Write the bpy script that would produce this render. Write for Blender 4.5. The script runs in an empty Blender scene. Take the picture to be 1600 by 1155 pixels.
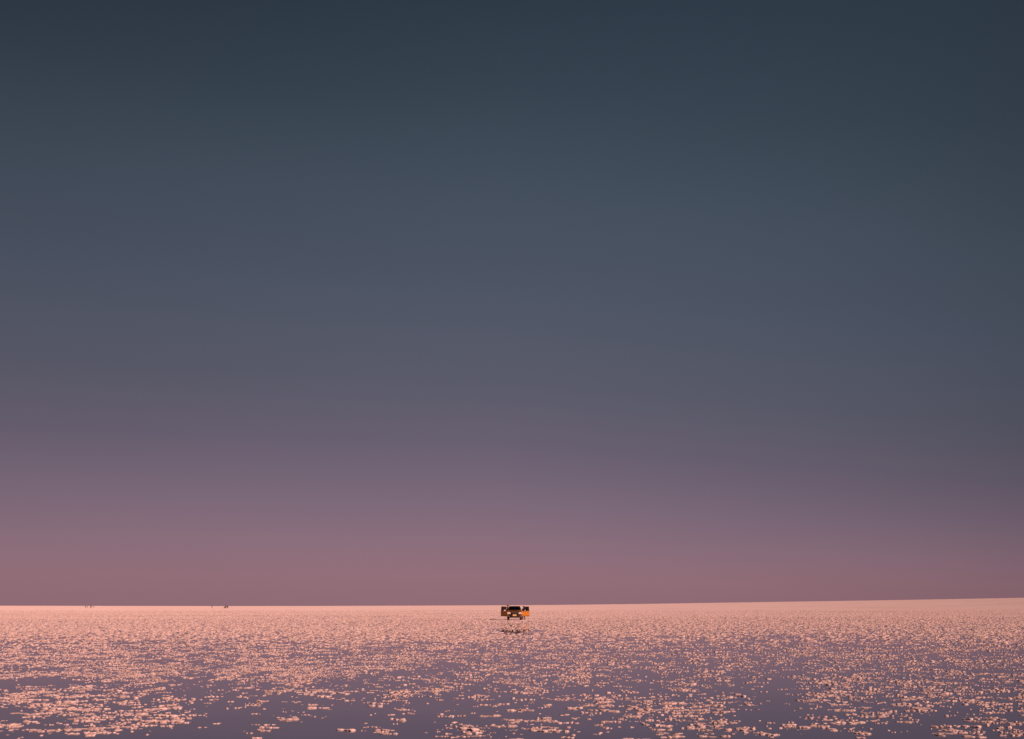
import bpy, bmesh, math, random
import numpy as np
from mathutils import Vector, Matrix, noise

random.seed(7)
rng = np.random.default_rng(11)
R = math.radians
scene = bpy.context.scene
COL = scene.collection

# ------------------------------------------------------------------ camera
EYE = 1.75                      # eye height of a standing photographer
cam_d = bpy.data.cameras.new("camera")
cam = bpy.data.objects.new("camera", cam_d)
COL.objects.link(cam)
cam.location = (0, 0, EYE)
cam.rotation_euler = (R(90), 0, 0)
cam_d.sensor_width = 36.0
cam_d.lens = 40.5
cam_d.shift_y = 0.2306
cam_d.clip_start = 0.1
cam_d.clip_end = 20000
scene.camera = cam

# ------------------------------------------------------------------ sky
SUN_EL = R(19.0)
SUN_AZ = R(133.0)               # clockwise from the viewing direction (+Y): low sun behind, to the right
sun_vec = Vector((math.sin(SUN_AZ) * math.cos(SUN_EL), math.cos(SUN_AZ) * math.cos(SUN_EL), math.sin(SUN_EL)))
EXPO = 0.4
SKYGAIN = 2 ** -EXPO

def s2l(h):
    h = h.lstrip('#')
    o = []
    for i in (0, 2, 4):
        c = int(h[i:i + 2], 16) / 255
        o.append(c / 12.92 if c <= .04045 else ((c + .055) / 1.055) ** 2.4)
    return o

world = bpy.data.worlds.new("World")
scene.world = world
world.use_nodes = True
nt = world.node_tree
nt.nodes.clear()
def N(t, typ, **kw):
    n = t.nodes.new(typ)
    for k, v in kw.items():
        setattr(n, k, v)
    return n
def math_node(t, op, a, b=None, c=None, clamp=False):
    n = N(t, 'ShaderNodeMath', operation=op, use_clamp=clamp)
    for i, v in enumerate((a, b, c)):
        if v is None: continue
        if isinstance(v, (int, float)): n.inputs[i].default_value = v
        else: t.links.new(v, n.inputs[i])
    return n.outputs[0]
tc = N(nt, 'ShaderNodeTexCoord')
sep = N(nt, 'ShaderNodeSeparateXYZ')
nt.links.new(tc.outputs['Generated'], sep.inputs[0])
X, Y, Z = sep.outputs
hlen = math_node(nt, 'SQRT', math_node(nt, 'ADD', math_node(nt, 'MULTIPLY', X, X), math_node(nt, 'ADD', math_node(nt, 'MULTIPLY', Y, Y), 1e-6)))
el = math_node(nt, 'ARCTAN2', math_node(nt, 'MAXIMUM', Z, 0.0), hlen)           # elevation in radians
anti = (-math.sin(SUN_AZ), -math.cos(SUN_AZ))                                       # the antisolar bearing
dd = math_node(nt, 'DIVIDE', math_node(nt, 'ADD', math_node(nt, 'MULTIPLY', X, anti[0]), math_node(nt, 'MULTIPLY', Y, anti[1])), hlen)
# the pink antitwilight arch stands highest opposite the sun
shift = math_node(nt, 'MULTIPLY', math_node(nt, 'SUBTRACT', 0.69, dd), 0.17)
shift = math_node(nt, 'MAXIMUM', shift, math_node(nt, 'MULTIPLY', shift, 0.12))
tt = math_node(nt, 'DIVIDE', el, 0.52, clamp=True)
hump = math_node(nt, 'MULTIPLY', math_node(nt, 'MULTIPLY', tt, 4.0), math_node(nt, 'SUBTRACT', 1.0, tt))
u = math_node(nt, 'MAXIMUM', math_node(nt, 'MULTIPLY_ADD', shift, hump, el), 0.0)
uu = math_node(nt, 'DIVIDE', u, 1.6, clamp=True)
ramp = N(nt, 'ShaderNodeValToRGB')
nt.links.new(uu, ramp.inputs[0])
SKY = [(0.000, '#916c76'), (0.026, '#936f7a'), (0.053, '#8b6e7c'), (0.092, '#7a6778'), (0.136, '#685e6f'), (0.19, '#595968'),
       (0.268, '#4d5464'), (0.345, '#444e5c'), (0.42, '#37424f'), (0.485, '#2e3946'), (0.60, '#28323e'), (1.0, '#1f2833')]
cr = ramp.color_ramp
cr.interpolation = 'EASE' if False else 'LINEAR'
while len(cr.elements) < len(SKY): cr.elements.new(0.5)
for e, (p, h) in zip(cr.elements, SKY):
    e.position = min(1, p / 1.6) if p < 1.0 else 1.0
    c = s2l(h); e.color = (c[0] * SKYGAIN, c[1] * SKYGAIN, c[2] * SKYGAIN, 1)
# dimmer away from the antisolar bearing, with lens vignetting put into the sky colour
elc = math_node(nt, 'MINIMUM', el, 0.55)
off = math_node(nt, 'SUBTRACT', dd, math_node(nt, 'MULTIPLY_ADD', elc, -0.36, 0.74))
gain = math_node(nt, 'MAXIMUM', math_node(nt, 'MULTIPLY_ADD', math_node(nt, 'MULTIPLY', off, off), math_node(nt, 'MULTIPLY_ADD', elc, -2.3, -1.35), 1.0), 0.62)
# faint uneven haze, drawn out along the horizon
hmap = N(nt, 'ShaderNodeMapping'); hmap.inputs['Scale'].default_value = (2.2, 2.2, 11.0)
nt.links.new(tc.outputs['Generated'], hmap.inputs[0])
hn = N(nt, 'ShaderNodeTexNoise'); hn.inputs['Scale'].default_value = 1.0; hn.inputs['Detail'].default_value = 5; hn.inputs['Roughness'].default_value = .6
nt.links.new(hmap.outputs[0], hn.inputs['Vector'])
gain = math_node(nt, 'MULTIPLY', gain, math_node(nt, 'MULTIPLY_ADD', hn.outputs[0], 0.10, 0.95))
mulc = N(nt, 'ShaderNodeVectorMath', operation='SCALE')
nt.links.new(ramp.outputs[0], mulc.inputs[0]); nt.links.new(gain, mulc.inputs['Scale'])
sky = N(nt, 'ShaderNodeTexSky', sky_type='NISHITA', sun_disc=False)
sky.sun_elevation = SUN_EL; sky.sun_rotation = SUN_AZ; sky.dust_density = 3.0
skys = N(nt, 'ShaderNodeVectorMath', operation='SCALE'); skys.inputs['Scale'].default_value = 0.0012
nt.links.new(sky.outputs[0], skys.inputs[0])
addc = N(nt, 'ShaderNodeVectorMath', operation='ADD')
nt.links.new(mulc.outputs[0], addc.inputs[0]); nt.links.new(skys.outputs[0], addc.inputs[1])
bg = N(nt, 'ShaderNodeBackground'); bg.inputs['Strength'].default_value = 1.0
nt.links.new(addc.outputs[0], bg.inputs[0])
wo = N(nt, 'ShaderNodeOutputWorld'); nt.links.new(bg.outputs[0], wo.inputs[0])

# ------------------------------------------------------------------ sun, exposure
sl = bpy.data.lights.new("sun", 'SUN')
sl.energy = 3.4; sl.angle = R(0.7); sl.color = (1.0, 0.475, 0.375)
so = bpy.data.objects.new("sun", sl); COL.objects.link(so)
so.rotation_euler = sun_vec.to_track_quat('Z', 'Y').to_euler()
so.location = (60, -40, 40)
vs = scene.view_settings
vs.view_transform = 'Standard'; vs.look = 'None'; vs.exposure = EXPO; vs.gamma = 1.0; vs.use_curve_mapping = False
scene.render.film_transparent = False

# ------------------------------------------------------------------ materials
def mat(name, col, rough=0.6, metal=0.0, spec=0.5, **kw):
    m = bpy.data.materials.new(name); m.use_nodes = True
    b = m.node_tree.nodes['Principled BSDF']
    b.inputs['Base Color'].default_value = (*col, 1)
    b.inputs['Roughness'].default_value = rough
    b.inputs['Metallic'].default_value = metal
    b.inputs['Specular IOR Level'].default_value = spec
    for k, v in kw.items(): b.inputs[k].default_value = v
    return m
def vary(m, c1, c2, scale=5.0, detail=6, bump=0.0, bscale=30.0, bdist=0.01, coord='Object', lo=.35, hi=.65):
    t = m.node_tree; b = t.nodes['Principled BSDF']
    t_ = N(t, 'ShaderNodeTexCoord')
    n = N(t, 'ShaderNodeTexNoise'); n.inputs['Scale'].default_value = scale; n.inputs['Detail'].default_value = detail
    t.links.new(t_.outputs[coord], n.inputs['Vector'])
    r = N(t, 'ShaderNodeValToRGB'); t.links.new(n.outputs[0], r.inputs[0])
    r.color_ramp.elements[0].position = lo; r.color_ramp.elements[1].position = hi
    r.color_ramp.elements[0].color = (*c1, 1); r.color_ramp.elements[1].color = (*c2, 1)
    t.links.new(r.outputs[0], b.inputs['Base Color'])
    if bump:
        n2 = N(t, 'ShaderNodeTexNoise'); n2.inputs['Scale'].default_value = bscale; n2.inputs['Detail'].default_value = 5
        t.links.new(t_.outputs[coord], n2.inputs['Vector'])
        bp = N(t, 'ShaderNodeBump'); bp.inputs['Strength'].default_value = bump; bp.inputs['Distance'].default_value = bdist
        t.links.new(n2.outputs[0], bp.inputs['Height']); t.links.new(bp.outputs[0], b.inputs['Normal'])
    return m

M = {}
# salt clumps: white to cream crystals, some stained by mud
M['salt'] = vary(mat('salt_crystals', (.8, .78, .75), .55, spec=.35), (.48, .40, .37), (.95, .93, .91), 9.0, 5, bump=.5, bscale=70, bdist=.006, lo=.3, hi=.58)
M['salt'].node_tree.nodes['Principled BSDF'].inputs['Diffuse Roughness'].default_value = .2

def wet_foot(m):
    # salt soaked by the brine darkens for a few millimetres above the waterline
    t = m.node_tree; b = t.nodes['Principled BSDF']; src = b.inputs['Base Color'].links[0].from_socket
    g = N(t, 'ShaderNodeNewGeometry'); sp = N(t, 'ShaderNodeSeparateXYZ'); t.links.new(g.outputs['Position'], sp.inputs[0])
    mr = N(t, 'ShaderNodeMapRange', interpolation_type='SMOOTHSTEP'); t.links.new(sp.outputs[2], mr.inputs[0])
    mr.inputs[1].default_value = 0.0; mr.inputs[2].default_value = .006; mr.inputs[3].default_value = .5; mr.inputs[4].default_value = 1.0
    mx = N(t, 'ShaderNodeMixRGB'); mx.inputs[1].default_value = (.34, .27, .26, 1)
    t.links.new(mr.outputs[0], mx.inputs[0]); t.links.new(src, mx.inputs[2]); t.links.new(mx.outputs[0], b.inputs['Base Color'])
wet_foot(M['salt'])

# the salt plain: dry white salt with long damp streaks
def plain_material():
    m = mat('salt_plain', (.8, .78, .76), .7, spec=.25)
    t = m.node_tree; b = t.nodes['Principled BSDF']; b.inputs['Diffuse Roughness'].default_value = .8
    g = N(t, 'ShaderNodeTexCoord')
    mp = N(t, 'ShaderNodeMapping'); mp.inputs['Scale'].default_value = (.016, .022, 1)
    t.links.new(g.outputs['Object'], mp.inputs[0])
    n = N(t, 'ShaderNodeTexNoise'); n.inputs['Scale'].default_value = 1.0; n.inputs['Detail'].default_value = 9; n.inputs['Roughness'].default_value = .68
    t.links.new(mp.outputs[0], n.inputs['Vector'])
    r = N(t, 'ShaderNodeValToRGB'); t.links.new(n.outputs[0], r.inputs[0])
    e = r.color_ramp.elements
    e[0].position = .34; e[0].color = (.56, .50, .50, 1)
    e[1].position = .58; e[1].color = (.90, .88, .86, 1)
    k = r.color_ramp.elements.new(.45); k.color = (.80, .77, .75, 1)
    n2 = N(t, 'ShaderNodeTexNoise'); n2.inputs['Scale'].default_value = 1.3; n2.inputs['Detail'].default_value = 6
    t.links.new(g.outputs['Object'], n2.inputs['Vector'])
    r2 = N(t, 'ShaderNodeValToRGB'); t.links.new(n2.outputs[0], r2.inputs[0])
    r2.color_ramp.elements[0].position = .35; r2.color_ramp.elements[0].color = (.86, .85, .86, 1)
    r2.color_ramp.elements[1].position = .6; r2.color_ramp.elements[1].color = (1, 1, 1, 1)
    mx = N(t, 'ShaderNodeMixRGB', blend_type='MULTIPLY'); mx.inputs[0].default_value = 1
    t.links.new(r.outputs[0], mx.inputs[1]); t.links.new(r2.outputs[0], mx.inputs[2])
    # whiter with distance: the pale glow under the horizon put into the colour
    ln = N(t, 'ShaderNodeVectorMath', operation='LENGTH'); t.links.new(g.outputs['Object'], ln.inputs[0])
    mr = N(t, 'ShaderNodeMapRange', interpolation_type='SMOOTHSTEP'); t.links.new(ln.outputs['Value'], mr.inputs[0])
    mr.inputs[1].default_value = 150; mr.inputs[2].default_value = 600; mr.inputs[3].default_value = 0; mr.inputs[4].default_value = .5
    far_glow = N(t, 'ShaderNodeMixRGB'); far_glow.inputs[2].default_value = (.92, .91, .90, 1)
    t.links.new(mr.outputs[0], far_glow.inputs[0]); t.links.new(mx.outputs[0], far_glow.inputs[1])
    t.links.new(far_glow.outputs[0], b.inputs['Base Color'])
    return m
M['plain'] = plain_material()

# shallow brine over grey mud: nearly a mirror at this low angle
def water_material():
    m = mat('shallow_brine', (.12, .105, .12), .03, spec=.5)
    t = m.node_tree; b = t.nodes['Principled BSDF']; b.inputs['IOR'].default_value = 1.42
    g = N(t, 'ShaderNodeTexCoord')
    n = N(t, 'ShaderNodeTexNoise'); n.inputs['Scale'].default_value = .35; n.inputs['Detail'].default_value = 7
    t.links.new(g.outputs['Object'], n.inputs['Vector'])
    r = N(t, 'ShaderNodeValToRGB'); t.links.new(n.outputs[0], r.inputs[0])
    r.color_ramp.elements[0].position = .35; r.color_ramp.elements[0].color = (.09, .115, .20, 1)
    r.color_ramp.elements[1].position = .68; r.color_ramp.elements[1].color = (.125, .15, .24, 1)
    t.links.new(r.outputs[0], b.inputs['Base Color'])
    n2 = N(t, 'ShaderNodeTexNoise'); n2.inputs['Scale'].default_value = 2.5; n2.inputs['Detail'].default_value = 3
    t.links.new(g.outputs['Object'], n2.inputs['Vector'])
    bp = N(t, 'ShaderNodeBump'); bp.inputs['Strength'].default_value = .05; bp.inputs['Distance'].default_value = .01
    t.links.new(n2.outputs[0], bp.inputs['Height']); t.links.new(bp.outputs[0], b.inputs['Normal'])
    return m
M['water'] = water_material()
M['water'].node_tree.nodes['Principled BSDF'].inputs['Roughness'].default_value = .04

M['paint'] = vary(mat('orange_paint', (.62, .29, .045), .36, .85, spec=.5), (.57, .26, .038), (.66, .31, .052), 4, 5)
M['paint'].node_tree.nodes['Principled BSDF'].inputs['Coat Weight'].default_value = .15
M['black'] = vary(mat('black_plastic', (.015, .014, .015), .6), (.012, .011, .012), (.03, .026, .026), 8, 5)
M['dark'] = vary(mat('dark_trim', (.01, .01, .01), .8), (.008, .008, .008), (.016, .014, .014), 6, 3)
M['tyre'] = vary(mat('tyre_rubber', (.012, .012, .012), .85), (.01, .009, .009), (.045, .038, .035), 9, 4)
M['rim'] = vary(mat('rim_alloy', (.35, .34, .33), .4, .8), (.3, .29, .28), (.42, .41, .4), 7, 3)
M['chrome'] = vary(mat('chrome', (.8, .78, .75), .18, 1), (.75, .73, .7), (.85, .83, .8), 5, 2)
M['lamp'] = vary(mat('headlight_glass', (.85, .82, .76), .15, spec=.8), (.8, .77, .7), (.9, .88, .82), 6, 2)
M['plate'] = vary(mat('plate_yellow', (.85, .68, .30), .5), (.82, .64, .27), (.88, .72, .33), 6, 2)
M['mirrorglass'] = vary(mat('mirror_shell', (.8, .74, .74), .2, spec=.8), (.78, .72, .72), (.85, .8, .8), 6, 2)
M['seat'] = vary(mat('seat_cloth', (.05, .04, .04), .9), (.04, .032, .03), (.07, .06, .055), 12, 4)
def glass(name, tint, amount):
    m = bpy.data.materials.new(name); m.use_nodes = True; t = m.node_tree
    t.nodes.clear()
    tr = N(t, 'ShaderNodeBsdfTransparent'); tr.inputs[0].default_value = (*tint, 1)
    gl = N(t, 'ShaderNodeBsdfGlossy'); gl.inputs['Roughness'].default_value = .04
    gl.inputs[0].default_value = (.9, .9, .9, 1)
    fr = N(t, 'ShaderNodeFresnel'); fr.inputs[0].default_value = 1.45
    g = N(t, 'ShaderNodeTexCoord'); n = N(t, 'ShaderNodeTexNoise'); n.inputs['Scale'].default_value = 4
    t.links.new(g.outputs['Object'], n.inputs['Vector'])
    f = math_node(t, 'ADD', fr.outputs[0], math_node(t, 'MULTIPLY', n.outputs[0], amount), clamp=True)
    mx = N(t, 'ShaderNodeMixShader'); t.links.new(f, mx.inputs[0]); t.links.new(tr.outputs[0], mx.inputs[1]); t.links.new(gl.outputs[0], mx.inputs[2])
    o = N(t, 'ShaderNodeOutputMaterial'); t.links.new(mx.outputs[0], o.inputs[0])
    return m
M['glass'] = glass('tinted_window', (.09, .08, .09), .05)
M['windscreen'] = glass('windscreen_glass', (.35, .36, .38), .06)
M['skin'] = vary(mat('skin', (.5, .3, .22), .6), (.46, .27, .19), (.54, .33, .24), 9, 3)
M['hair'] = vary(mat('hair', (.04, .018, .01), .7), (.03, .014, .008), (.06, .028, .016), 20, 3)
def cloth(name, c): return vary(mat(name, c, .9), tuple(v * .85 for v in c), tuple(min(1, v * 1.15) for v in c), 14, 4)
M['maroon'] = cloth('maroon_cloth', (.11, .012, .018))
M['navy'] = cloth('navy_cloth', (.012, .012, .022))
M['charcoal'] = cloth('charcoal_cloth', (.016, .013, .015))
M['denim'] = cloth('denim_cloth', (.03, .04, .07))
M['rust'] = cloth('rust_cloth', (.16, .05, .03))
M['brown'] = cloth('brown_cloth', (.06, .025, .015))
M['shoe'] = cloth('shoe_leather', (.012, .01, .01))
M['maroonpaint'] = vary(mat('dark_red_paint', (.07, .012, .01), .4), (.06, .01, .008), (.09, .018, .014), 4, 4)
M['palepaint'] = vary(mat('pale_paint', (.55, .5, .48), .4), (.5, .46, .44), (.6, .55, .52), 4, 4)

# ------------------------------------------------------------------ helpers
def link(name, me, m=None, parent=None, loc=None, rz=0, smooth=False):
    o = bpy.data.objects.new(name, me); COL.objects.link(o)
    if m is not None and not me.materials: me.materials.append(m)
    if parent is not None: o.parent = parent
    if loc is not None: o.location = loc
    if rz: o.rotation_euler = (0, 0, rz)
    if smooth:
        me.polygons.foreach_set('use_smooth', [True] * len(me.polygons))
    return o
def from_bm(name, bm, m, parent=None, bevel=0.0, smooth=False, seg=2, **kw):
    if bevel:
        bmesh.ops.bevel(bm, geom=[e for e in bm.edges if e.is_manifold and e.calc_face_angle(0) > .5], offset=bevel, segments=seg, affect='EDGES', profile=.5, clamp_overlap=True)
    bmesh.ops.recalc_face_normals(bm, faces=bm.faces)
    me = bpy.data.meshes.new(name); bm.to_mesh(me); bm.free()
    return link(name, me, m, parent, smooth=smooth, **kw)
def add_box(bm, c, s, rot=None):
    mtx = Matrix.Translation(Vector(c)) @ (rot.to_4x4() if rot is not None else Matrix()) @ Matrix.Diagonal((*s, 1))
    return bmesh.ops.create_cube(bm, size=1, matrix=mtx)
def add_bar(bm, a, b, w, h):
    a = Vector(a); b = Vector(b); d = b - a
    q = d.to_track_quat('Y', 'Z').to_matrix()
    add_box(bm, (a + b) / 2, (w, d.length, h), q)
def add_prism(bm, pts, axis, t0, t1):
    """outline pts in a plane, thickened along axis ('x','y','z')"""
    def P(p, t):
        if axis == 'y': return (p[0], t, p[1])
        if axis == 'x': return (t, p[0], p[1])
        return (p[0], p[1], t)
    va = [bm.verts.new(P(p, t0)) for p in pts]; vb = [bm.verts.new(P(p, t1)) for p in pts]
    bm.faces.new(va); bm.faces.new(vb[::-1])
    n = len(pts)
    for i in range(n):
        bm.faces.new((va[i], va[(i + 1) % n], vb[(i + 1) % n], vb[i]))
def add_slab(bm, quad, t):
    """quad of 4 points thickened by t along its normal"""
    q = [Vector(p) for p in quad]; n = (q[1] - q[0]).cross(q[2] - q[0]).normalized() * t
    va = [bm.verts.new(p) for p in q]; vb = [bm.verts.new(p + n) for p in q]
    bm.faces.new(va); bm.faces.new(vb[::-1])
    for i in range(4): bm.faces.new((va[i], va[(i + 1) % 4], vb[(i + 1) % 4], vb[i]))
def add_loft(bm, secs):
    """secs: list of (y, half profile [(x,z)...] from bottom centre round to top centre); mirrored, capped"""
    rings = []
    for y, hp in secs:
        full = [(x, z) for x, z in hp] + [(-x, z) for x, z in hp[-2:0:-1]]
        rings.append([bm.verts.new((x, y, z)) for x, z in full])
    n = len(rings[0])
    for a, b in zip(rings, rings[1:]):
        for i in range(n): bm.faces.new((a[i], a[(i + 1) % n], b[(i + 1) % n], b[i]))
    bm.faces.new(rings[0]); bm.faces.new(rings[-1][::-1])
def add_lathe(bm, prof, n=24, axis='x', cx=(0, 0, 0)):
    """closed profile [(along, radius)...] turned round an axis"""
    rings = []
    for a, r in prof:
        ring = []
        for k in range(n):
            t = 2 * math.pi * k / n
            p = (a, r * math.cos(t), r * math.sin(t)) if axis == 'x' else (r * math.cos(t), r * math.sin(t), a)
            ring.append(bm.verts.new(Vector(p) + Vector(cx)))
        rings.append(ring)
    for a, b in zip(rings, rings[1:]):
        for i in range(n): bm.faces.new((a[i], a[(i + 1) % n], b[(i + 1) % n], b[i]))
    bm.faces.new(rings[0]); bm.faces.new(rings[-1][::-1])
def empty(name, loc=(0, 0, 0), rz=0, label=None, cat=None, group=None):
    o = bpy.data.objects.new(name, None); COL.objects.link(o); o.location = loc; o.rotation_euler = (0, 0, rz)
    o.empty_display_size = .3
    if label: o['label'] = label
    if cat: o['category'] = cat
    if group: o['group'] = group
    return o

def vnoise(x, y, seed=0):
    """smooth value noise on the plane, 0..1"""
    xi = np.floor(x).astype(np.int64); yi = np.floor(y).astype(np.int64)
    fx = x - xi; fy = y - yi
    fx = fx * fx * (3 - 2 * fx); fy = fy * fy * (3 - 2 * fy)
    def h(a, b):
        v = (a * 374761393 + b * 668265263 + seed * 982451653) & 0xffffffff
        v = ((v ^ (v >> 13)) * 1274126177) & 0xffffffff
        return ((v ^ (v >> 16)) & 0xffffff) / 0xffffff
    return (h(xi, yi) * (1 - fx) + h(xi + 1, yi) * fx) * (1 - fy) + (h(xi, yi + 1) * (1 - fx) + h(xi + 1, yi + 1) * fx) * fy
def fbm(x, y, seed=0, o=4):
    s = 0; a = .5; t = 0
    for k in range(o):
        s = s + a * vnoise(x, y, seed + k); t += a; a *= .5; x = x * 2.03 + 17.1; y = y * 2.03 + 5.7
    return s / t
def smooth(a, b, v):
    t = np.clip((v - a) / (b - a), 0, 1); return t * t * (3 - 2 * t)

# ------------------------------------------------------------------ the salt flat: one sheet from behind the photographer to the horizon
# far shore: the plain climbs very gently towards the right
RISE_B = np.array([-.70, -.45, -.35, -.25, -.17, -.05, .03, .11, .22, .33, .445, .70])
RISE_Z = np.array([1.5, 1.5, .8, 0.2, .6, 2.2, 3.6, 6.6, 12.0, 17.0, 22.8, 28.0])
def plain_z(x, y):
    r = np.hypot(x, y); b = np.where(y > 1, x / np.maximum(y, 1), np.sign(x) * .7)
    rise = np.interp(np.clip(b, -.7, .7), RISE_B, RISE_Z)
    far = rise * smooth(500, 3600, r)
    base = -0.03 + 0.055 * smooth(105, 270, y + 190 * (fbm(x * .05, y * .03, 3) - .5))
    base = base - .05 * np.exp(-(((x - .5) / 5) ** 2 + ((y - 84) / 13) ** 2) ** 2)          # a puddle in front of the car
    lump = (fbm(x * 1.7, y * 1.7, 31, 3) - .5) * (.07 * smooth(105, 150, y)) * (1 - smooth(500, 900, r))
    swell = (fbm(x * .05, y * .03, 51, 3) - .5) * .035 * smooth(140, 300, y) * (1 - smooth(400, 700, r))
    w = np.exp(-(((x - .3) / 4.5) ** 2 + ((y - 140) / 4.5) ** 2) ** 3)                       # trodden, driven-over patch round the car
    return (base + lump + swell) * (1 - w) + .03 * w + far
def build_plain():
    # a fan of rows in front, wide enough to pass the frame, plus coarse ground all round
    rows = list(np.arange(2, 62, 6.0)) + list(np.arange(62, 150, .8))
    while rows[-1] < 4000:
        rows.append(rows[-1] + max(.8, (rows[-1] / 150) ** 1.35 * .8))
    rows = np.array(rows)
    tb = np.linspace(-.62, .62, 321)
    Yg, B = np.meshgrid(rows, tb, indexing='ij')
    jit = rng.uniform(-.35, .35, Yg.shape) * np.gradient(rows)[:, None] * (Yg > 62)
    Yg = Yg + jit
    Xg = Yg * B
    Zg = plain_z(Xg, Yg)
    nr, nc = Yg.shape
    v = np.stack([Xg, Yg, Zg], -1).reshape(-1, 3)
    i = np.arange(nr - 1)[:, None] * nc + np.arange(nc - 1)[None, :]
    f = np.stack([i, i + 1, i + nc + 1, i + nc], -1).reshape(-1, 4)
    verts = [v]; faces = [f]; base = len(v)
    # ground beside and behind
    ang = np.linspace(math.atan(.62) , 2 * math.pi - math.atan(.62), 90)
    rr = np.array([2.0, 20, 60, 120, 300, 800, 2000, 4000 * 1.17])
    A, Rr = np.meshgrid(ang, rr, indexing='ij')
    Xs = np.sin(A) * Rr; Ys = np.cos(A) * Rr
    Zs = np.where(Rr > 1, -0.03, 0) + 1.5 * smooth(500, 3600, Rr) - .004
    w = np.stack([Xs, Ys, Zs], -1).reshape(-1, 3)
    m_ = len(rr)
    j = np.arange(len(ang) - 1)[:, None] * m_ + np.arange(m_ - 1)[None, :]
    g = np.stack([j, j + m_, j + m_ + 1, j + 1], -1).reshape(-1, 4)[:, ::-1] + base
    verts.append(w); faces.append(g)
    # disc under the photographer
    k0 = base + len(w)
    c = np.array([[math.sin(t) * 2.6, math.cos(t) * 2.6, -.036] for t in np.linspace(0, 2 * math.pi, 25)[:-1]] )
    verts.append(c)
    v = np.concatenate(verts); fl = np.concatenate(faces)
    me = bpy.data.meshes.new('salt_flat')
    nf = len(fl) + 1
    me.vertices.add(len(v)); me.vertices.foreach_set('co', v.ravel())
    loops = np.concatenate([fl.ravel(), (k0 + np.arange(24))[::-1]])
    me.loops.add(len(loops)); me.loops.foreach_set('vertex_index', loops.astype(np.int32))
    st = np.concatenate([np.arange(len(fl)) * 4, [len(fl) * 4]])
    me.polygons.add(nf); me.polygons.foreach_set('loop_start', st.astype(np.int32))
    me.update(calc_edges=True); me.validate()
    o = link('salt_flat', me, M['plain'])
    o['kind'] = 'structure'
    return o
plain = build_plain()
plain['label'] = 'pink lit white salt plain reaching to the horizon'

# shallow water lying over the near flat; the salt rises out of it about a hundred metres off
bm = bmesh.new()
bmesh.ops.create_circle(bm, cap_ends=True, segments=96, radius=420)
water = from_bm('shallow_water', bm, M['water'])
water.location = (0, 0, 0)
if water.data.polygons[0].normal.z < 0: water.data.flip_normals()
water['kind'] = 'structure'; water['label'] = 'still shallow water mirroring the dusk sky'

# ------------------------------------------------------------------ salt clumps
# how much salt stands out of the water, by distance (rows, far to near) and bearing (columns, left to right)
COVER = """
9999999999999999999888999999999999988888
9999999999999999998778888888888888777788
8777877665788888888887776666544566777788
6677656666666766777666665555444555556677
6677777766665445554455545554355555534666
5777777666665556655544554555655565555555
7776665556655677633445555545554555454545
3477656777777553234555544444545244545555
8888886556677543234555654344324555545655
1003784234354233446555642354421444555565
2325654312254233453466444243311255655555
7887643323123345333243344334211444455554
6433434233323333213533344333321554245455
2565435424214233113442334544421354244344
0566565310213122331122255544112156544433
1226664411131113122443213344311556651144
6325665211310021134434333234213333113333
3256531002001132142445431223422115212324
4200000001111200213342112232121301121232
""".split()
cov = np.array([[int(c) for c in r] for r in COVER], float) / 10
nrow = len(cov)
row_px = np.array([38.5 - 10 + 10 * k for k in range(nrow)])           # depression of each row below the horizon, in 1/1800 rad
def coverage(x, y):
    dep = 1800 * EYE / y
    b = x / y
    fr = np.clip((dep - row_px[0]) / 10, 0, nrow - 1.001)
    fc = np.clip((b * 1800 + 800) / 40 - .5, 0, 38.999)
    r0 = np.floor(fr).astype(int); c0 = np.floor(fc).astype(int); a = fr - r0; e = fc - c0
    return (cov[r0, c0] * (1 - e) + cov[r0, c0 + 1] * e) * (1 - a) + (cov[r0 + 1, c0] * (1 - e) + cov[r0 + 1, c0 + 1] * e) * a

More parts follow.
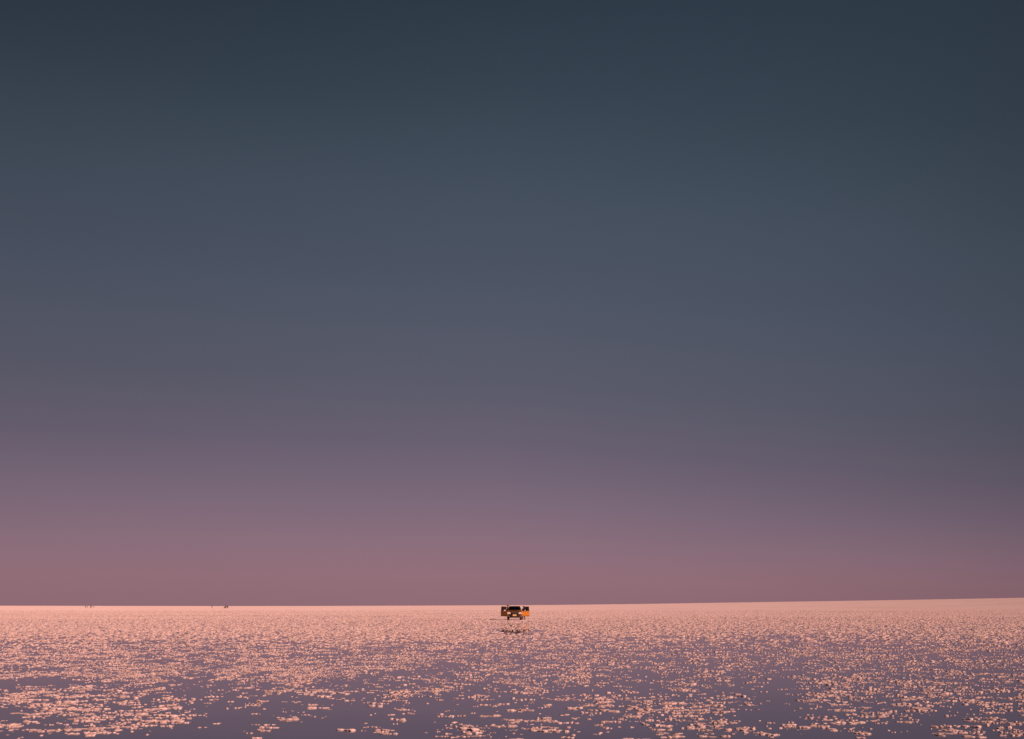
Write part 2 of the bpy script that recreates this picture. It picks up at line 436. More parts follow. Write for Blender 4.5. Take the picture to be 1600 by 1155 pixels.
def clump_factor(c, y):
    return (1 + 1.5 * smooth(20, 85, y) + 1.7 * smooth(80, 260, y) + 3.0 * smooth(220, 480, y)) * (1 - .3 * smooth(.5, .7, c) * (1 - smooth(30, 50, y)))
def scatter():
    out = []
    for y0, y1 in ((11, 20), (20, 32), (32, 50), (50, 75), (75, 100), (100, 134), (134, 190), (190, 280), (280, 500)):
        half = .5
        area = half * (y1 ** 2 - y0 ** 2)
        nmax = 90 if y1 <= 32 else (45 if y1 <= 50 else (20 if y1 <= 190 else 4))
        n = int(area * nmax)
        y = np.sqrt(rng.uniform(y0 ** 2, y1 ** 2, n)); x = rng.uniform(-half, half, n) * y
        c = coverage(x, y)
        c = np.clip(np.maximum(c, .03) + .16 * (c - .45) * (1 - smooth(45, 65, y)), 0, .95)
        c = c * (1 - .14 * smooth(.4, .6, c) * (1 - smooth(22, 30, y)))
        c = c + (1 - c) * (.5 + .12 * smooth(.1, -.2, x / y)) * smooth(44, 76, y)
        c = np.clip(c + (.975 - c) * smooth(85, 150, y) * np.where(y > 85, 1, 0), 0, .96)
        tan = EYE / y
        f = clump_factor(c, y)
        dens = -np.log(1 - c) / (.092 * f * (.065 * f + .022 * f ** .7 / tan))
        # uneven: open lanes and crowded ridges
        big = fbm(x * .55 + 3, y * .30, 5, 3)
        sm = fbm(x * 2.3, y * 1.3 + 9, 9, 3)
        mod = .12 + smooth(.27, .70, big * .30 + sm * .70) * 1.9
        mod = mod * (1 - .7 * smooth(.7, .9, c)) + 1.0 * smooth(.7, .9, c)
        mod = mod * (1 - .97 * smooth(210, 490, y))
        # wheels and feet stand on a cleared, driven-over patch
        mod = mod * np.where((np.abs(x - .3) < 2.6) & (y > 136.5) & (y < 143), 0, 1)
        # a strip of open water between the car and the photographer
        pool = np.hypot((x - .4) / 2.3, (y - 77) / 7.5) + 1.5 * (fbm(x * .8, y * .35, 77, 3) - .5)
        mod = mod * (.22 + .78 * smooth(.7, 1.1, pool))
        keep = rng.uniform(0, 1, n) < dens * mod / nmax
        out.append(np.stack([x[keep], y[keep], c[keep]], 1))
    return np.concatenate(out)
clus = scatter()
order = np.argsort(clus[:, 1]); clus = clus[order]
size = np.clip(rng.lognormal(-.06, .44, len(clus)), .35, 2.1) * clump_factor(clus[:, 2], clus[:, 1])
inframe = (np.abs(clus[:, 0]) < .452 * clus[:, 1]) & (clus[:, 1] > 14.9)
app = np.where(inframe, size / clus[:, 1], 0)
big_idx = np.argsort(-app)[:300]
is_big = np.zeros(len(clus), bool); is_big[big_idx] = True

def dome_template(seg, rings, seed):
    """a lumpy knob of salt, unit width, unit height, open underneath"""
    r = np.random.default_rng(seed)
    v = []; f = []
    prof = np.linspace(0, 1, rings + 1)[:-1]
    for k, p in enumerate(prof):
        th = p * math.pi / 2
        rad = .5 * math.cos(th) ** .9 if k else .5
        zz = math.sin(th) ** .8 if k else -.25
        for s in range(seg):
            a = 2 * math.pi * (s + .5 * (k % 2)) / seg
            j = r.uniform(.68, 1.28)
            v.append((rad * j * math.cos(a), rad * j * math.sin(a), zz * r.uniform(.7, 1.25) if k else zz))
    v.append((r.uniform(-.08, .08), r.uniform(-.08, .08), r.uniform(.95, 1.1)))
    for k in range(rings - 1):
        for s in range(seg):
            a = k * seg + s; b = k * seg + (s + 1) % seg; c = a + seg; d = b + seg
            if k % 2 == 0: f += [(a, b, c), (b, d, c)]
            else: f += [(a, b, d), (a, d, c)]
    t = len(v) - 1
    for s in range(seg): f.append(((rings - 1) * seg + s, (rings - 1) * seg + (s + 1) % seg, t))
    return np.array(v), np.array(f)
LODS = [[dome_template(8, 3, 100 + k) for k in range(10)], [dome_template(6, 2, 200 + k) for k in range(10)], [dome_template(5, 2, 300 + k) for k in range(10)]]

def knobs_of(n_cl, r):
    return np.clip(r.geometric(.46, n_cl), 1, 6)
def build_crust(sel):
    vv = []; ff = []; base = 0
    for lod, (ya, yb) in enumerate(((0, 24), (24, 52), (52, 999))):
        s = sel & (clus[:, 1] >= ya) & (clus[:, 1] < yb)
        cx = clus[s]; sz = size[s]
        k = knobs_of(len(cx), rng) if lod < 2 else np.ones(len(cx), int)
        idx = np.repeat(np.arange(len(cx)), k)
        first = np.concatenate([[0], np.cumsum(k)[:-1]])
        within = np.arange(len(idx)) - first[idx]
        direc = rng.normal(.08, .55, len(cx))[idx]
        step = .037 * sz[idx] * (within - (k[idx] - 1) / 2)
        px = cx[idx, 0] + np.cos(direc) * step * 1.15 + rng.normal(0, .014, len(idx)) * sz[idx]
        py = cx[idx, 1] + np.sin(direc) * step + rng.normal(0, .014, len(idx)) * sz[idx]
        w = .050 * sz[idx] * rng.uniform(.65, 1.35, len(idx)); d = w * rng.uniform(.75, 1.2, len(idx))
        h = .0105 * sz[idx] ** .7 * rng.uniform(.45, 1.4, len(idx))
        yaw = rng.uniform(0, 2 * math.pi, len(idx))
        if lod == 2:                                     # far off, a whole clump is one long knob
            w = w * rng.uniform(1.1, 2.6, len(idx)); yaw = rng.normal(.08, .5, len(idx))
        z0 = np.maximum(0, plain_z(px, py) - .003)
        var = rng.integers(0, len(LODS[lod]), len(idx))
        for q, (tv, tf) in enumerate(LODS[lod]):
            m_ = var == q; c = np.cos(yaw[m_]); sn = np.sin(yaw[m_]); nn = m_.sum()
            lx = tv[None, :, 0] * w[m_, None]; ly = tv[None, :, 1] * d[m_, None]
            P = np.stack([lx * c[:, None] - ly * sn[:, None] + px[m_, None], lx * sn[:, None] + ly * c[:, None] + py[m_, None], tv[None, :, 2] * h[m_, None] + z0[m_, None]], -1)
            F = tf[None] + (np.arange(nn) * len(tv))[:, None, None] + base
            vv.append(P.reshape(-1, 3)); ff.append(F.reshape(-1, 3)); base += nn * len(tv)
    v = np.concatenate(vv); f = np.concatenate(ff)
    me = bpy.data.meshes.new('salt_crust')
    me.vertices.add(len(v)); me.vertices.foreach_set('co', v.ravel())
    me.loops.add(f.size); me.loops.foreach_set('vertex_index', f.ravel().astype(np.int32))
    me.polygons.add(len(f)); me.polygons.foreach_set('loop_start', (np.arange(len(f)) * 3).astype(np.int32))
    me.update(calc_edges=True)
    o = link('salt_crust', me, M['salt'], parent=plain)
    o['kind'] = 'stuff'
    print('salt crust: clusters', len(clus), 'triangles', len(f))
build_crust(~is_big)

# the 300 clumps that show largest, each an object on shared meshes
def clump_mesh(seed):
    r = np.random.default_rng(seed)
    k = int(r.integers(1, 6))
    vv = []; ff = []; base = 0
    for q in range(k):
        tv, tf = dome_template(10, 4, seed * 31 + q)
        w = .052 * r.uniform(.55, 1.4); d = w * r.uniform(.75, 1.2); h = .0105 * r.uniform(.45, 1.5)
        P = tv * np.array([w, d, h]) + np.array([.037 * (q - (k - 1) / 2) + r.normal(0, .010), r.normal(0, .018), 0])
        vv.append(P); ff.append(tf + base); base += len(tv)
    me = bpy.data.meshes.new('salt_clump')
    me.from_pydata([tuple(p) for p in np.concatenate(vv)], [], [tuple(int(i) for i in t) for t in np.concatenate(ff)])
    me.materials.append(M['salt']); me.update()
    return me
CL = [clump_mesh(900 + k) for k in range(28)]
for i in big_idx:
    x, y, _ = clus[i]
    s = float(size[i])
    o = link('salt_clump', CL[random.randrange(len(CL))], parent=plain, loc=(float(x), float(y), 0), rz=random.gauss(.08, .5) + random.choice((0, math.pi)))
    o.scale = (s * random.uniform(.85, 1.1), s * random.uniform(.85, 1.1), s ** .7 * random.uniform(.8, 1.25))

# ------------------------------------------------------------------ the car
AX_F, AX_R, WR = 0.0, 2.62, 0.35
def section(y, w, zb, zs, zt):
    arch = zb + .02
    for ax in (AX_F, AX_R):
        if abs(y - ax) < .41: arch = max(arch, WR + math.sqrt(max(0, .41 ** 2 - (y - ax) ** 2)))
    arch = min(arch, zs - .12)
    return (y, [(0, zb), (w * .62, zb), (w * .64, arch), (w * .96, arch), (w, arch + .05), (w, zs), (w * .94, zs + .05), (w * .62, zt - .015), (0, zt)])
def make_wheel(parent, x, y, s):
    e = bpy.data.objects.new('wheel', None); COL.objects.link(e); e.parent = parent; e.location = (x, y, WR); e.empty_display_size = .2
    bm = bmesh.new()
    add_lathe(bm, [(-.13, .22), (-.14, .30), (-.115, .34), (-.05, .35), (.05, .35), (.115, .34), (.14, .30), (.13, .22)], 28)
    from_bm('tyre', bm, M['tyre'], e, smooth=True)
    bm = bmesh.new()
    add_lathe(bm, [(-.06, .215), (.06, .215)], 24)
    for k in range(5):
        a = 2 * math.pi * k / 5
        add_bar(bm, (s * .075, 0, 0), (s * .075, .2 * math.cos(a), .2 * math.sin(a)), .05, .03)
    add_lathe(bm, [(s * .06, .05), (s * .10, .045)], 12)
    from_bm('rim', bm, M['rim'], e)
    return e

def make_car(root, paint, doors_open=True, angles=(46, 57)):
    # shell: front end, sills, rear body, pillars
    bm = bmesh.new()
    add_loft(bm, [section(-.86, .74, .42, .84, .92), section(-.78, .83, .34, .90, .99), section(-.60, .88, .30, .95, 1.05), section(-.41, .895, .30, .98, 1.08),
                  section(-.3, .90, .3, .99, 1.10), section(-.15, .90, .3, 1.0, 1.11), section(0, .90, .3, 1.01, 1.12), section(.15, .90, .3, 1.02, 1.13),
                  section(.3, .90, .3, 1.03, 1.145), section(.41, .90, .3, 1.035, 1.155), section(.66, .90, .3, 1.05, 1.17)])
    yb = 1.74 if doors_open else .665
    if doors_open:
        add_prism(bm, [(-.84, .28), (.84, .28), (.86, .34), (.82, .42), (-.82, .42), (-.86, .34)], 'y', .663, 1.737)
    ys = [yb, 2.0, 2.21, 2.32, 2.47, 2.62, 2.77, 2.92, 3.03, 3.25, 3.42, 3.5]
    if not doors_open: ys = [.665, 1.2] + ys[1:]
    add_loft(bm, [section(y, .90 if y < 3.3 else (.86 if y < 3.45 else .80), .32 if y < 3.3 else .42, 1.06, 1.08) for y in ys])
    for s in (-1, 1):
        add_bar(bm, (s * .80, .60, 1.10), (s * .63, 1.24, 1.60), .07, .06)      # windscreen pillars
        add_bar(bm, (s * .83, 1.80, 1.06), (s * .645, 1.84, 1.60), .10, .06)    # middle pillars
        add_bar(bm, (s * .83, 2.72, 1.06), (s * .64, 2.78, 1.60), .10, .06)
        add_bar(bm, (s * .80, 3.42, 1.06), (s * .60, 3.24, 1.58), .14, .08)
    add_bar(bm, (-.78, .64, 1.155), (.78, .64, 1.155), .06, .06)
    from_bm('body', bm, paint, root, bevel=.012)
    # roof
    bm = bmesh.new()
    def rs(y, w, z): return (y, [(0, z - .05), (w * .9, z - .06), (w, z - .055), (w * .97, z - .03), (w * .7, z - .006), (0, z)])
    add_loft(bm, [rs(1.18, .63, 1.61), rs(1.5, .665, 1.65), rs(2.2, .67, 1.67), rs(2.9, .66, 1.655), rs(3.34, .62, 1.62)])
    roof = from_bm('roof', bm, M['black'] if doors_open else paint, root, smooth=False)
    for s in (-1, 1):
        bm = bmesh.new()
        pts = [(s * .58, 1.45, 1.64), (s * .58, 1.55, 1.70), (s * .58, 3.0, 1.70), (s * .58, 3.1, 1.635)]
        for a, b in zip(pts, pts[1:]): add_bar(bm, a, b, .03, .03)
        from_bm('roof_rail', bm, M['black'], roof)
    # glass
    bm = bmesh.new(); add_slab(bm, [(-.76, .66, 1.16), (.76, .66, 1.16), (.60, 1.22, 1.595), (-.60, 1.22, 1.595)], .006)
    from_bm('windscreen', bm, M['windscreen'], root)
    bm = bmesh.new(); add_slab(bm, [(-.66, 3.43, 1.10), (.66, 3.43, 1.10), (.54, 3.29, 1.56), (-.54, 3.29, 1.56)], .006)
    from_bm('rear_window', bm, M['glass'], root)
    for s in (-1, 1):
        bm = bmesh.new(); add_slab(bm, [(s * .83, 1.86, 1.085), (s * .83, 2.68, 1.085), (s * .655, 2.74, 1.60), (s * .66, 1.88, 1.60)], .005)
        from_bm('side_window', bm, M['glass'], root)
        bm = bmesh.new(); add_slab(bm, [(s * .825, 2.78, 1.085), (s * .80, 3.36, 1.085), (s * .62, 3.2, 1.58), (s * .65, 2.82, 1.60)], .005)
        from_bm('side_window', bm, M['glass'], root)
    # front: black lower bumper, grille with its V, lamps, plate
    bm = bmesh.new()
    add_prism(bm, [(-.78, -.80), (-.60, -.93), (0, -.97), (.60, -.93), (.78, -.80), (.6, -.78), (-.6, -.78)], 'z', .30, .70)
    bumper = from_bm('bumper', bm, M['black'], root, bevel=.03)
    bm = bmesh.new(); add_prism(bm, [(-.42, -.935), (.42, -.935), (.36, -.975), (-.36, -.975)], 'z', .275, .36)
    from_bm('skid_plate', bm, M['dark'], bumper)
    for s in (-1, 1):
        bm = bmesh.new(); add_lathe(bm, [(-.02, .05), (.02, .05)], 16)
        f = from_bm('fog_lamp', bm, M['rim'], bumper); f.rotation_euler = (0, 0, R(90)); f.location = (s * .62, -.925, .47)
    bm = bmesh.new(); add_prism(bm, [(-.46, .72), (.46, .72), (.50, .90), (-.50, .90)], 'y', -.895, -.85)
    grille = from_bm('grille', bm, M['dark'], root, bevel=.01)
    for k in range(3):
        bm = bmesh.new(); add_box(bm, (0, -.90, .755 + .05 * k), (.88, .012, .014)); from_bm('grille_bar', bm, M['black'], grille)
    for s in (-1, 1):
        bm = bmesh.new(); add_prism(bm, [(s * .06, .72), (s * .15, .72), (s * .28, .90), (s * .19, .90)], 'y', -.925, -.897)
        from_bm('grille_chevron', bm, M['chrome'] if doors_open else paint, grille)
    bm = bmesh.new(); add_lathe(bm, [(-.012, .055), (.012, .05)], 18); b = from_bm('badge', bm, M['chrome'], grille); b.rotation_euler = (0, 0, R(90)); b.location = (0, -.91, .83)
    for s in (-1, 1):
        bm = bmesh.new(); add_prism(bm, [(s * .47, .745), (s * .84, .755), (s * .85, .86), (s * .80, .96), (s * .52, .915)], 'y', -.885 , -.80)
        bmesh.ops.translate(bm, vec=(0, 0, 0), verts=bm.verts)
        from_bm('headlight', bm, M['lamp'], root, bevel=.02)
    bm = bmesh.new(); add_box(bm, (0, -.985, .575), (.44, .015, .19)); 
    plate = from_bm('licence_plate', bm, M['plate'], root, bevel=.004)
    bm = bmesh.new(); add_box(bm, (0, -.979, .575), (.48, .012, .22)); from_bm('plate_frame', bm, M['black'], plate)
    # bonnet panel
    bm = bmesh.new()
    rows = [(-.74, .60, .985, 1.02), (-.5, .68, 1.03, 1.075), (0, .74, 1.065, 1.13), (.55, .76, 1.10, 1.175)]
    g = []
    for y, w, ze, zc in rows:
        g.append([bm.verts.new((w * t, y, zc - (zc - ze) * abs(t) ** 2.2 + .012)) for t in (-1, -.7, -.35, 0, .35, .7, 1)])
    for a, b in zip(g, g[1:]):
        for i in range(6): bm.faces.new((a[i], a[i + 1], b[i + 1], b[i]))
    r = bmesh.ops.extrude_face_region(bm, geom=list(bm.faces)); bmesh.ops.translate(bm, vec=(0, 0, -.03), verts=[v for v in r['geom'] if isinstance(v, bmesh.types.BMVert)])
    from_bm('bonnet', bm, paint, root)
    for k, s in enumerate((-.35, .3)):
        bm = bmesh.new(); add_bar(bm, (s, .64, 1.19), (s + .45, .76, 1.265), .02, .012); from_bm('wiper', bm, M['black'], root)
    # cabin
    bm = bmesh.new(); add_prism(bm, [(-.74, .9), (.74, .9), (.74, 1.12), (-.74, 1.12)], 'y', .68, .95); from_bm('dashboard', bm, M['dark'], root, bevel=.04)
    for s in (-1, 1):
        seat = empty('seat', (s * .37, 1.55, 0)); seat.parent = root
        bm = bmesh.new(); add_box(bm, (0, -.1, .58), (.5, .5, .16)); from_bm('cushion', bm, M['seat'], seat, bevel=.05)
        bm = bmesh.new(); add_box(bm, (0, .2, .93), (.48, .12, .6), Matrix.Rotation(R(-12), 3, 'X')); from_bm('backrest', bm, M['seat'], seat, bevel=.05)
        bm = bmesh.new(); add_box(bm, (0, .28, 1.33), (.26, .09, .18), Matrix.Rotation(R(-8), 3, 'X')); from_bm('headrest', bm, M['seat'], seat, bevel=.04)
    bm = bmesh.new()
    n = 20
    for k in range(n):
        a = 2 * math.pi * k / n; b = 2 * math.pi * (k + 1) / n
        add_bar(bm, (.18 * math.cos(a), 0, .18 * math.sin(a)), (.18 * math.cos(b), 0, .18 * math.sin(b)), .025, .025)
    add_bar(bm, (-.18, 0, 0), (.18, 0, 0), .04, .02); add_bar(bm, (0, 0, 0), (0, -.2, -.03), .05, .05)
    w = from_bm('steering_wheel', bm, M['dark'], root); w.location = (.37, 1.12, 1.02); w.rotation_euler = (R(-25), 0, 0)
    bm = bmesh.new(); add_box(bm, (0, 1.16, 1.53), (.22, .03, .06)); from_bm('interior_mirror', bm, M['dark'], root, bevel=.01)
    for s in (-1, 1):
        make_wheel(root, s * .76, AX_F, s); make_wheel(root, s * .76, AX_R, s)
        bm = bmesh.new(); add_prism(bm, [(s * .70, .82), (s * .84, .82), (s * .84, 1.02), (s * .72, 1.02)], 'y', 3.44, 3.515); from_bm('tail_light', bm, M['maroonpaint'], root, bevel=.01)
    # front doors, hinged behind the front wheel arch
    if not doors_open: return
    for s, ang in zip((-1, 1), angles):
        d = bpy.data.objects.new('front_door', None); COL.objects.link(d); d.parent = root; d.location = (s * .885, .67, 0); d.empty_display_size = .2
        d.rotation_euler = (0, 0, -s * R(ang))
        L = 1.07
        bm = bmesh.new()
        add_prism(bm, [(0.0, .46), (.10, .43), (L - .06, .43), (L, .50), (L, 1.07), (.02, 1.05)], 'x', -s * .09, s * .015)
        from_bm('door_panel', bm, paint, d, bevel=.02)
        bm = bmesh.new(); add_prism(bm, [(.06, .50), (L - .08, .50), (L - .06, 1.02), (.08, 1.02)], 'x', -s * .12, -s * .092); from_bm('door_lining', bm, M['seat'], d, bevel=.01)
        bm = bmesh.new()
        top = 1.58
        fr = [(.03, 1.065), (.42, top), (L - .06, top + .02), (L - .01, 1.065)]
        for a, b in zip(fr, fr[1:]): add_bar(bm, (-s * .06, a[0], a[1]), (-s * .06, b[0], b[1]), .05, .055)
        from_bm('window_frame', bm, M['black'], d)
        bm = bmesh.new(); add_prism(bm, [(.07, 1.075), (.43, top - .015), (L - .08, top), (L - .04, 1.075)], 'x', -s * .064, -s * .058); from_bm('door_window', bm, M['glass'], d)
        bm = bmesh.new(); add_box(bm, (s * .03, L - .17, .93), (.03, .17, .035)); from_bm('door_handle', bm, M['black'], d, bevel=.008)
        bm = bmesh.new(); add_prism(bm, [(.0, .45), (L, .45), (L, .505), (.0, .505)], 'x', s * .016, s * .03); from_bm('side_moulding', bm, M['black'], d, bevel=.004)
        bm = bmesh.new(); add_box(bm, (s * .14, .30, 1.15), (.26, .10, .15)); mi = from_bm('wing_mirror', bm, M['mirrorglass'] , d, bevel=.03)
        bm = bmesh.new(); add_bar(bm, (s * .0, .25, 1.08), (s * .1, .29, 1.09), .06, .04); from_bm('mirror_arm', bm, M['black'], mi)
        bm = bmesh.new(); add_box(bm, (s * .14, .353, 1.15), (.22, .006, .12)); from_bm('mirror_glass', bm, M['chrome'], mi)

CAR_Y = 138.2
def gz(x, y): return float(plain_z(np.array([x]), np.array([y]))[0])
CAR_Z = 0.03
car = empty('parked_car', (.31, CAR_Y, CAR_Z), 0, 'orange off-road car parked on the salt with both front doors open', 'car')
make_car(car, M['paint'])

# ------------------------------------------------------------------ people
def make_person(name, loc, rz, label, group, joints, top, legs, scale=1.0, hair_len='short', sleeves=.6, face=True):
    """body: one skinned surface grown over joints; hair and clothing colour by region"""
    root = empty(name, loc, rz, label, 'person', group)
    J = joints
    nodes = []; edges = []; idx = {}
    def add(k, p, r):
        idx[k] = len(nodes); nodes.append((Vector(p), r))
    def con(a, b): edges.append((idx[a], idx[b]))
    add('pelvis', J['pelvis'], .135); add('waist', J['waist'], .125); add('chest', J['chest'], .145); add('neck0', J['neck0'], .075); add('neck', J['neck'], .052)
    add('jaw', J['jaw'], .072); add('head', J['head'], .098); add('crown', J['crown'], .075)
    for a, b in (('pelvis', 'waist'), ('waist', 'chest'), ('chest', 'neck0'), ('neck0', 'neck'), ('neck', 'jaw'), ('jaw', 'head'), ('head', 'crown')): con(a, b)
    for s in ('L', 'R'):
        add('sh' + s, J['sh' + s], .068); add('el' + s, J['el' + s], .045); add('wr' + s, J['wr' + s], .031)
        con('neck0', 'sh' + s); con('sh' + s, 'el' + s); con('el' + s, 'wr' + s)
        wr = Vector(J['wr' + s]); dr = (wr - Vector(J['el' + s])).normalized()
        side = dr.cross(Vector((0, 1, 0.3))).normalized()
        pm = wr + dr * .07
        add('pm' + s, pm, .034); con('wr' + s, 'pm' + s)
        bend = side.cross(dr).normalized()
        for q, (off, ln) in enumerate(((-.03, .07), (-.01, .085), (.01, .08), (.03, .062))):
            a = pm + side * off + dr * (.035 + ln * .45); b = pm + side * off * 1.15 + dr * (.03 + ln * .85) + bend * .022
            add('f%d%s' % (q, s), a, .0095); add('g%d%s' % (q, s), b, .0085)
            con('pm' + s, 'f%d%s' % (q, s)); con('f%d%s' % (q, s), 'g%d%s' % (q, s))
        add('th' + s, wr + dr * .045 - side * .05, .011); add('tt' + s, wr + dr * .085 - side * .062, .0095); con('wr' + s, 'th' + s); con('th' + s, 'tt' + s)
        add('hp' + s, J['hp' + s], .095); add('kn' + s, J['kn' + s], .074); add('an' + s, J['an' + s], .058); add('to' + s, J['to' + s], .036)
        con('pelvis', 'hp' + s); con('hp' + s, 'kn' + s); con('kn' + s, 'an' + s); con('an' + s, 'to' + s)
    me = bpy.data.meshes.new('body_cage')
    me.from_pydata([n[0] for n in nodes], edges, [])
    tmp = bpy.data.objects.new('body_cage', me); COL.objects.link(tmp)
    tmp.modifiers.new('skin', 'SKIN'); 
    if not me.skin_vertices: me.skin_vertices.new() if hasattr(me.skin_vertices, 'new') else None
    sv = me.skin_vertices[0].data
    for i, (_, r) in enumerate(nodes): sv[i].radius = (r, r * (.78 if i in (0, 1, 2) else 1.0)); sv[i].use_root = (i == 0)
    sd = tmp.modifiers.new('sub', 'SUBSURF'); sd.levels = 2; sd.render_levels = 2
    dg = bpy.context.evaluated_depsgraph_get()
    bme = bpy.data.meshes.new_from_object(tmp.evaluated_get(dg))
    bpy.data.objects.remove(tmp)
    bme.name = 'body'
    bme.materials.clear()
    for m_ in (top, legs, M['skin'], M['shoe']): bme.materials.append(m_)
    keys = list(idx)
    P = np.array([n[0] for n in nodes]); E = np.array(edges); rad = np.array([n[1] for n in nodes])
    C = np.empty(len(bme.polygons) * 3, np.float32); bme.polygons.foreach_get('center', C); C = C.reshape(-1, 3)
    A = P[E[:, 0]]; AB = P[E[:, 1]] - A
    T = np.clip(((C[:, None] - A[None]) * AB[None]).sum(-1) / np.maximum((AB * AB).sum(-1), 1e-9)[None], 0, 1)
    D = np.linalg.norm(C[:, None] - A[None] - T[..., None] * AB[None], axis=-1) - (rad[E[:, 0]][None] * (1 - T) + rad[E[:, 1]][None] * T)
    best = D.argmin(1)
    mi_ = []
    for q, e in enumerate(best):
        a, b, t = keys[E[e, 0]], keys[E[e, 1]], T[q, e]
        if a[:2] in ('hp', 'kn') or b[:2] == 'hp': k = 1
        elif a[:2] == 'an': k = 3
        elif a in ('neck', 'jaw', 'head') or b == 'neck': k = 2
        elif a[:2] in ('wr', 'pm', 'th') or a[0] in 'fg': k = 2
        elif a[:2] == 'el': k = 2 if t > sleeves else 0
        elif a == 'pelvis' and t < .5: k = 1
        else: k = 0
        mi_.append(k)
    bme.polygons.foreach_set('material_index', mi_); bme.polygons.foreach_set('use_smooth', [True] * len(mi_))
    body = link('body', bme, None, root)
    # face and hair
    hd = Vector(J['head']); fwd = Vector(J.get('face', (0, -1, 0))).normalized(); up = (Vector(J['crown']) - Vector(J['jaw'])).normalized()
    rt = fwd.cross(up).normalized()
    rot = Matrix((rt, -fwd, up)).transposed()
    bm = bmesh.new()
    mt = Matrix.Translation(hd + up * .035 - fwd * .018) @ rot.to_4x4() @ Matrix.Diagonal((.104, .115, .112, 1))
    bmesh.ops.create_icosphere(bm, subdivisions=3, radius=1, matrix=mt)
    cut = []
    for v in bm.verts:
        l = v.co - hd
        if l.dot(fwd) > .045 and l.dot(up) < .085: cut.append(v)
        elif hair_len == 'short' and l.dot(up) < -.05: cut.append(v)
        else: v.co += noise.noise_vector(v.co * 22) * .008
    bmesh.ops.delete(bm, geom=cut, context='VERTS')
    if hair_len == 'long':
        for v in bm.verts:
            l = v.co - hd
            if l.dot(up) < -.02: v.co += -up * .16 + fwd * -.01
    r = bmesh.ops.solidify(bm, geom=list(bm.faces), thickness=.012)
    from_bm('hair', bm, M['hair'], root, smooth=True)
    root.scale = (scale,) * 3
    if not face: return root
    for sx in (-1, 1):
        bm = bmesh.new(); bmesh.ops.create_icosphere(bm, subdivisions=1, radius=.013, matrix=Matrix.Translation(hd + fwd * .088 + rt * (.034 * sx) + up * .008))
        from_bm('eye', bm, M['hair'], root)
    bm = bmesh.new()
    bmesh.ops.create_cone(bm, segments=8, radius1=.02, radius2=.008, depth=.045, cap_ends=True, matrix=Matrix.Translation(hd + fwd * .098 - up * .02) @ rot.to_4x4() @ Matrix.Rotation(R(-15), 4, 'X'))
    from_bm('nose', bm, M['skin'], root)
    bm = bmesh.new(); add_box(bm, hd + fwd * .084 - up * .062, (.045, .012, .01), rot); from_bm('mouth', bm, M['maroon'], root, bevel=.003)
    for sx in (-1, 1):
        bm = bmesh.new(); bmesh.ops.create_icosphere(bm, subdivisions=2, radius=1, matrix=Matrix.Translation(hd + rt * (.098 * sx) - up * .005) @ rot.to_4x4() @ Matrix.Diagonal((.012, .022, .034, 1)))
        from_bm('ear', bm, M['skin'], root, smooth=True)
    root.scale = (scale,) * 3
    return root

def standing(stance=.13, arm=(0.0, 0.0), lean=0, h=1.7, turn=0):
    J = dict(pelvis=(0, 0, .93), waist=(0, .0, 1.08), chest=(lean * .4, 0, 1.27), neck0=(lean * .6, 0, 1.42), neck=(lean * .75, 0, 1.49), jaw=(lean * .85, -.02, 1.55), head=(lean, -.01, 1.61), crown=(lean, 0, 1.655))
    for s, k in ((-1, 'L'), (1, 'R')):
        J['sh' + k] = (s * .165 + lean * .6, 0, 1.39); J['el' + k] = (s * .235 + lean * .4, .02 - arm[s > 0] * .05, 1.12); J['wr' + k] = (s * .25, -.08 - arm[s > 0] * .2, .90 + arm[s > 0] * .2)
        J['hp' + k] = (s * .085, 0, .88); J['kn' + k] = (s * (.06 + stance * .35), -.015, .48); J['an' + k] = (s * stance, .02, .075); J['to' + k] = (s * (stance + .02), -.13, .04)
    return J

# someone standing behind the sunlit door: only shins and shoes show under it
p = make_person('person', (.31 + 1.115, CAR_Y + 1.22, .028), 0, 'person in dark clothes standing behind the sunlit orange door, legs showing below', None,
                standing(.135, (.6, 1.0)), M['navy'], M['charcoal'], .955)
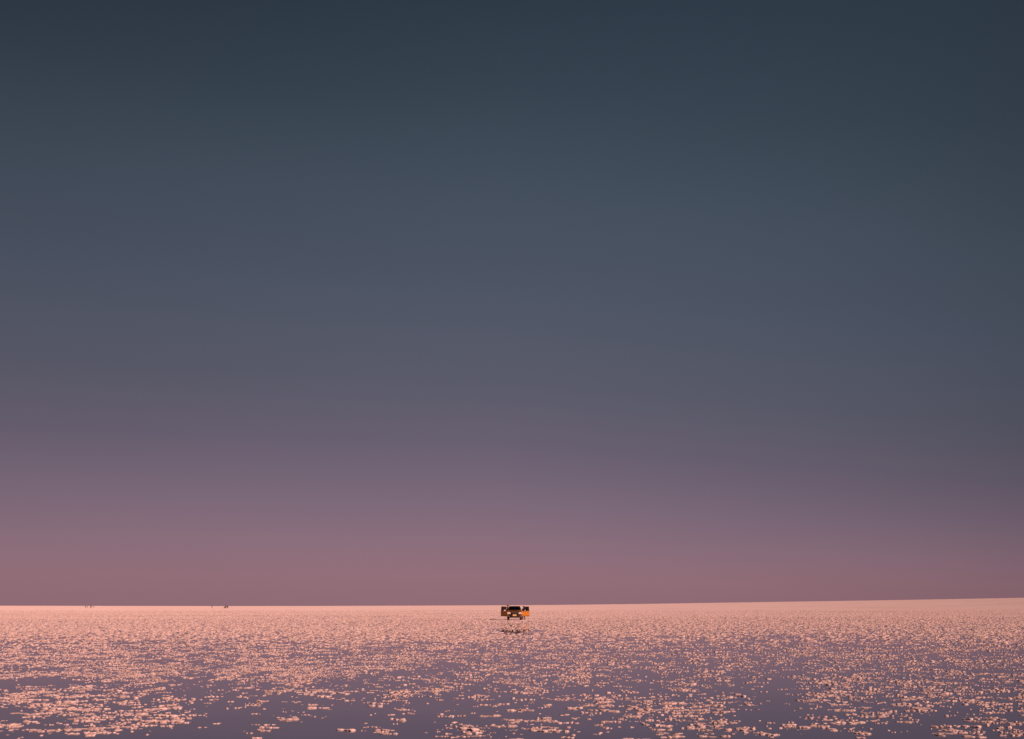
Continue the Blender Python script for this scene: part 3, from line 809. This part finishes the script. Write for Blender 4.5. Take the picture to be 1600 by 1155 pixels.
# someone standing on the sill by the shaded door, knees bent, one hand raised to the head
J = dict(pelvis=(.06, .16, .58), waist=(.03, .08, .73), chest=(-.01, .0, .92), neck0=(-.02, -.02, 1.07), neck=(-.02, -.04, 1.135), jaw=(-.015, -.065, 1.195), head=(-.01, -.06, 1.255), crown=(-.01, -.055, 1.30),
         shL=(-.18, -.02, 1.035), elL=(-.31, -.06, 1.16), wrL=(-.17, -.10, 1.31), shR=(.15, -.02, 1.04), elR=(.24, -.02, .82), wrR=(.17, -.2, .72),
         hpL=(-.02, .15, .53), knL=(-.035, -.17, .36), anL=(-.03, .02, .065), toL=(-.03, -.12, .036), hpR=(.14, .15, .53), knR=(.13, -.17, .36), anR=(.08, .02, .065), toR=(.08, -.12, .036))
make_person('person', (.31 - .80, CAR_Y + 1.18, CAR_Z + .424), 0, 'person in maroon top leaning out beside the shaded left door of the orange car', None,
            J, M['maroon'], M['denim'], 1.0, 'short', .2)

# far-off visitors and their cars, about eight hundred metres out
def far_pos(px, d): return ((px - 800) / 1800 * d, d)
def far_person(px, d, top, legs, label, sc=1.0, arm=(0, 0), rz=0, st=.13):
    x, y = far_pos(px, d)
    make_person('person', (x, y, gz(x, y) - .01), rz, label, 'far-off visitors', standing(st, arm), top, legs, sc, face=False)
far_person(133.4, 790, M['brown'], M['charcoal'], 'leftmost of the tiny figures on the far left horizon', 1.0, (0, 1))
far_person(136.0, 792, M['rust'], M['brown'], 'second from left of the tiny figures on the far left horizon', 1.02, (1, 0), R(30))
far_person(141.2, 786, M['charcoal'], M['charcoal'], 'third from left of the tiny figures on the far left horizon, dark, close to another', 1.08, (.4, .8), R(-15), .16)
far_person(143.3, 788, M['brown'], M['charcoal'], 'fourth from left of the tiny figures on the far left horizon', 1.06, (.8, .2), R(25), .16)
far_person(146.6, 800, M['rust'], M['denim'], 'palest tiny figure, rightmost of the group on the far left horizon', .92, (.5, .5), R(-40))
far_person(331.4, 770, M['charcoal'], M['charcoal'], 'lone dark tiny figure standing left of the pale far-off car', 1.08, (0, 0), R(180), .09)
far_person(355.3, 780, M['brown'], M['charcoal'], 'tiny standing figure just right of the pale far-off car', 1.0, (1, 1), R(20))
for px, d, rz, pm, lab in ((352.0, 790, R(-8), M['palepaint'], 'tiny pale car far off on the horizon, left of the orange car'),):
    x, y = far_pos(px, d)
    e = empty('parked_car', (x, y, gz(x, y) - .01), rz, lab, 'car')
    make_car(e, pm, doors_open=False)
